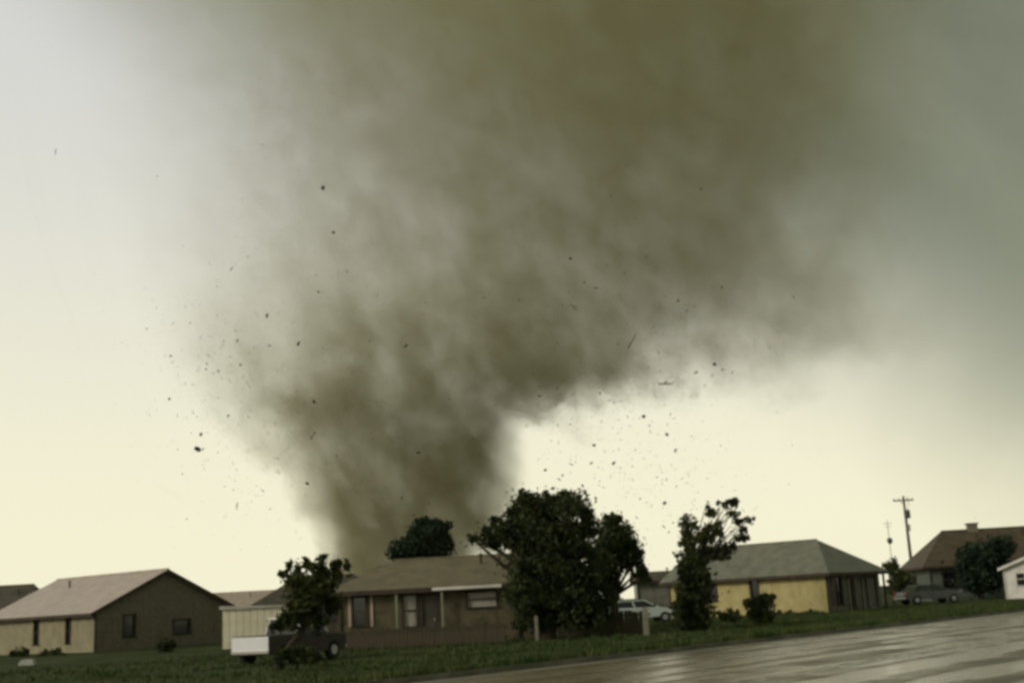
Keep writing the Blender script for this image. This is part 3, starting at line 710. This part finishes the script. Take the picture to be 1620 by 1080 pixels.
# the thinnest skin of wisps on the outside
al = q.m('MULTIPLY', q.rng(streak, .5, .75), .012)
tr_ = q.n('ShaderNodeBsdfTransparent'); df = q.n('ShaderNodeBsdfDiffuse'); df.inputs[0].default_value = rgb(.3, .28, .2)
mx = q.n('ShaderNodeMixShader'); q.put(mx.inputs[0], al); nt.links.new(tr_.outputs[0], mx.inputs[1]); nt.links.new(df.outputs[0], mx.inputs[2])
nt.links.new(mx.outputs[0], mo.inputs['Surface'])
try: mt.cycles.volume_step_rate = 0.75
except Exception: pass
to = hull.build('tornado', mt, smooth=True)
tag(to, 'wide olive brown tornado of dust spreading upward behind the houses', 'tornado')

# ------------------------------------------------------------------ flying debris
m_deb = mat('dark_debris', (.03, .027, .02), (.06, .05, .035), .5, .8)
def deb_mesh(kind):
    mb = MB()
    if kind == 'sheet':            # bent roofing sheet
        pr = [(-1, 0), (-.4, .25), (.1, .1), (.6, .35), (1, .2)]
        mb.prism(pr + [(u, v - .06) for u, v in reversed(pr)], 1, -.55, .55)
    elif kind == 'board':          # splintered plank
        mb.prism([(-1.2, -.09), (1.05, -.1), (1.25, .0), (1.0, .1), (-1.1, .09), (-1.3, .03)], 1, -.06, .06)
        mb.prism([(-.3, .05), (.0, .05), (.45, .5), (.35, .55)], 1, -.05, .05)
    elif kind == 'branch':
        mb.tube([(-1.1, 0, 0), (-.2, .05, .1), (.5, 0, .05), (1.2, .1, .3)], [.09, .07, .05, .02], 5)
        mb.tube([(-.2, .05, .1), (.2, .3, .5), (.5, .35, .9)], [.05, .04, .02], 5)
        mb.tube([(.3, 0, .07), (.7, -.3, -.3)], [.04, .02], 5)
    else:                          # broken panel with two battens
        mb.prism([(-.8, -.6), (.5, -.7), (.9, -.1), (.6, .5), (-.2, .65), (-.9, .3)], 1, -.04, .04)
        mb.box((-.7, .045, -.3), (.7, .12, -.2)); mb.box((-.7, .045, .2), (.55, .12, .3))
    me = mb.build('tmp', m_deb); d = me.data; bpy.data.objects.remove(me); return d
DM = {k: deb_mesh(k) for k in ('sheet', 'board', 'branch', 'panel')}
DL = {'sheet': 'dark bent sheet of roofing flying around the tornado', 'board': 'dark splintered board flying around the tornado',
      'branch': 'dark broken branch flying around the tornado', 'panel': 'dark broken chunk of wall flying around the tornado'}
def debris(px, py, Y, size_px, kind, rg, label=None):
    p = at(px, py, Y); o = bpy.data.objects.new({'sheet': 'roofing_sheet', 'board': 'splintered_board', 'branch': 'broken_branch', 'panel': 'debris_chunk'}[kind], DM[kind])
    COL.objects.link(o); s = size_px * Y / F / 2.0; o.location = p; o.scale = (s, s, s)
    o.rotation_euler = (rg.uniform(-.7, .7), rg.uniform(-1.5, 1.5), rg.uniform(-.8, .8))
    where = ('high in the dust cloud' if py < 430 else 'left of the funnel above the left house' if px < 470 and py > 640 else 'before the left side of the dust cloud' if px < 470 else
             'in front of the funnel' if px < 830 else 'low over the trees right of the funnel' if py > 680 else 'under the right half of the dust cloud')
    tag(o, label or ('tiny ' if size_px < 4 else 'small ') + DL[kind].replace('flying around the tornado', 'flying ' + where), 'debris', 'debris flying round the tornado')
rg = random.Random(21)
for px, py, Y, s, kind, lab in ((313, 710, 430, 13, 'panel', 'largest broken panel flying left of the funnel above the left house'), (497, 688, 425, 15, 'sheet', 'dark bent sheet flying before the left edge of the funnel'),
                                (1052, 607, 450, 18, 'board', 'long dark board flying level under the right side of the cloud'), (88, 240, 430, 9, 'board', 'lone board flying at the upper left of the sky'),
                                (511, 297, 420, 9, 'panel', 'lone dark panel high in the left of the dust cloud'), (1000, 540, 440, 24, 'branch', 'large torn branch flying below the dark right half of the cloud'), (908, 487, 440, 16, 'branch', 'dark branch flying high right of the funnel'),
                                (375, 800, 440, 10, 'board', 'small board flying low left of the funnel foot')):
    debris(px, py, Y, s, kind, rg, lab)
cl = [(640, 560, 130, 90, 16), (1150, 480, 90, 60, 14), (330, 580, 60, 70, 34), (420, 660, 70, 50, 20), (380, 800, 50, 70, 14), (560, 500, 120, 90, 18), (930, 640, 80, 60, 36), (1000, 730, 80, 50, 50), (1080, 560, 90, 70, 34), (940, 440, 90, 60, 16), (1060, 790, 60, 40, 16), (700, 700, 90, 80, 10)]
for cx, cy, sx_, sy_, n in cl:
    for _ in range(n):
        px = rg.gauss(cx, sx_); py = rg.gauss(cy, sy_)
        if not (20 < px < 1400 and 150 < py < 860): continue
        debris(px, py, rg.uniform(400, 470), 2.6 + 5.0 * rg.random() ** 2.6, rg.choice(('sheet', 'board', 'branch', 'panel')), rg)

# the countless smallest scraps, one mass
sp = MB(); rg = random.Random(5)
zones = [(330, 590, 70, 90, 420), (420, 690, 70, 60, 260), (560, 520, 150, 110, 420), (640, 700, 120, 90, 260), (930, 620, 90, 80, 420), (1010, 730, 90, 60, 420), (1090, 560, 110, 80, 380), (950, 430, 140, 90, 300), (420, 330, 140, 110, 160), (1070, 800, 60, 40, 120), (400, 820, 50, 60, 90)]
for cx, cy, sx_, sy_, n in zones:
    for _ in range(n):
        px = rg.gauss(cx, sx_); py = rg.gauss(cy, sy_); Y = rg.uniform(392, 480)
        if not (10 < px < 1450 and 40 < py < 880): continue
        c = at(px, py, Y); l = (.6 + 2.4 * rg.random() ** 3) * Y / F * .8
        a = Vector((rg.gauss(0, 1), rg.gauss(0, 1), rg.gauss(0, .8))).normalized(); bq = a.orthogonal().normalized(); c2 = a.cross(bq)
        i = len(sp.v)
        sp.v += [tuple(c + a * l), tuple(c + bq * l * .5), tuple(c - a * l * .8), tuple(c - bq * l * .45), tuple(c + c2 * l * .3)]
        sp.f += [(i, i + 1, i + 4), (i + 1, i + 2, i + 4), (i + 2, i + 3, i + 4), (i + 3, i, i + 4), (i + 3, i + 2, i + 1, i)]
tag(sp.build('debris_specks', m_deb, fix=False), 'fine dark specks of debris swarming round the tornado', 'debris', kind='stuff')
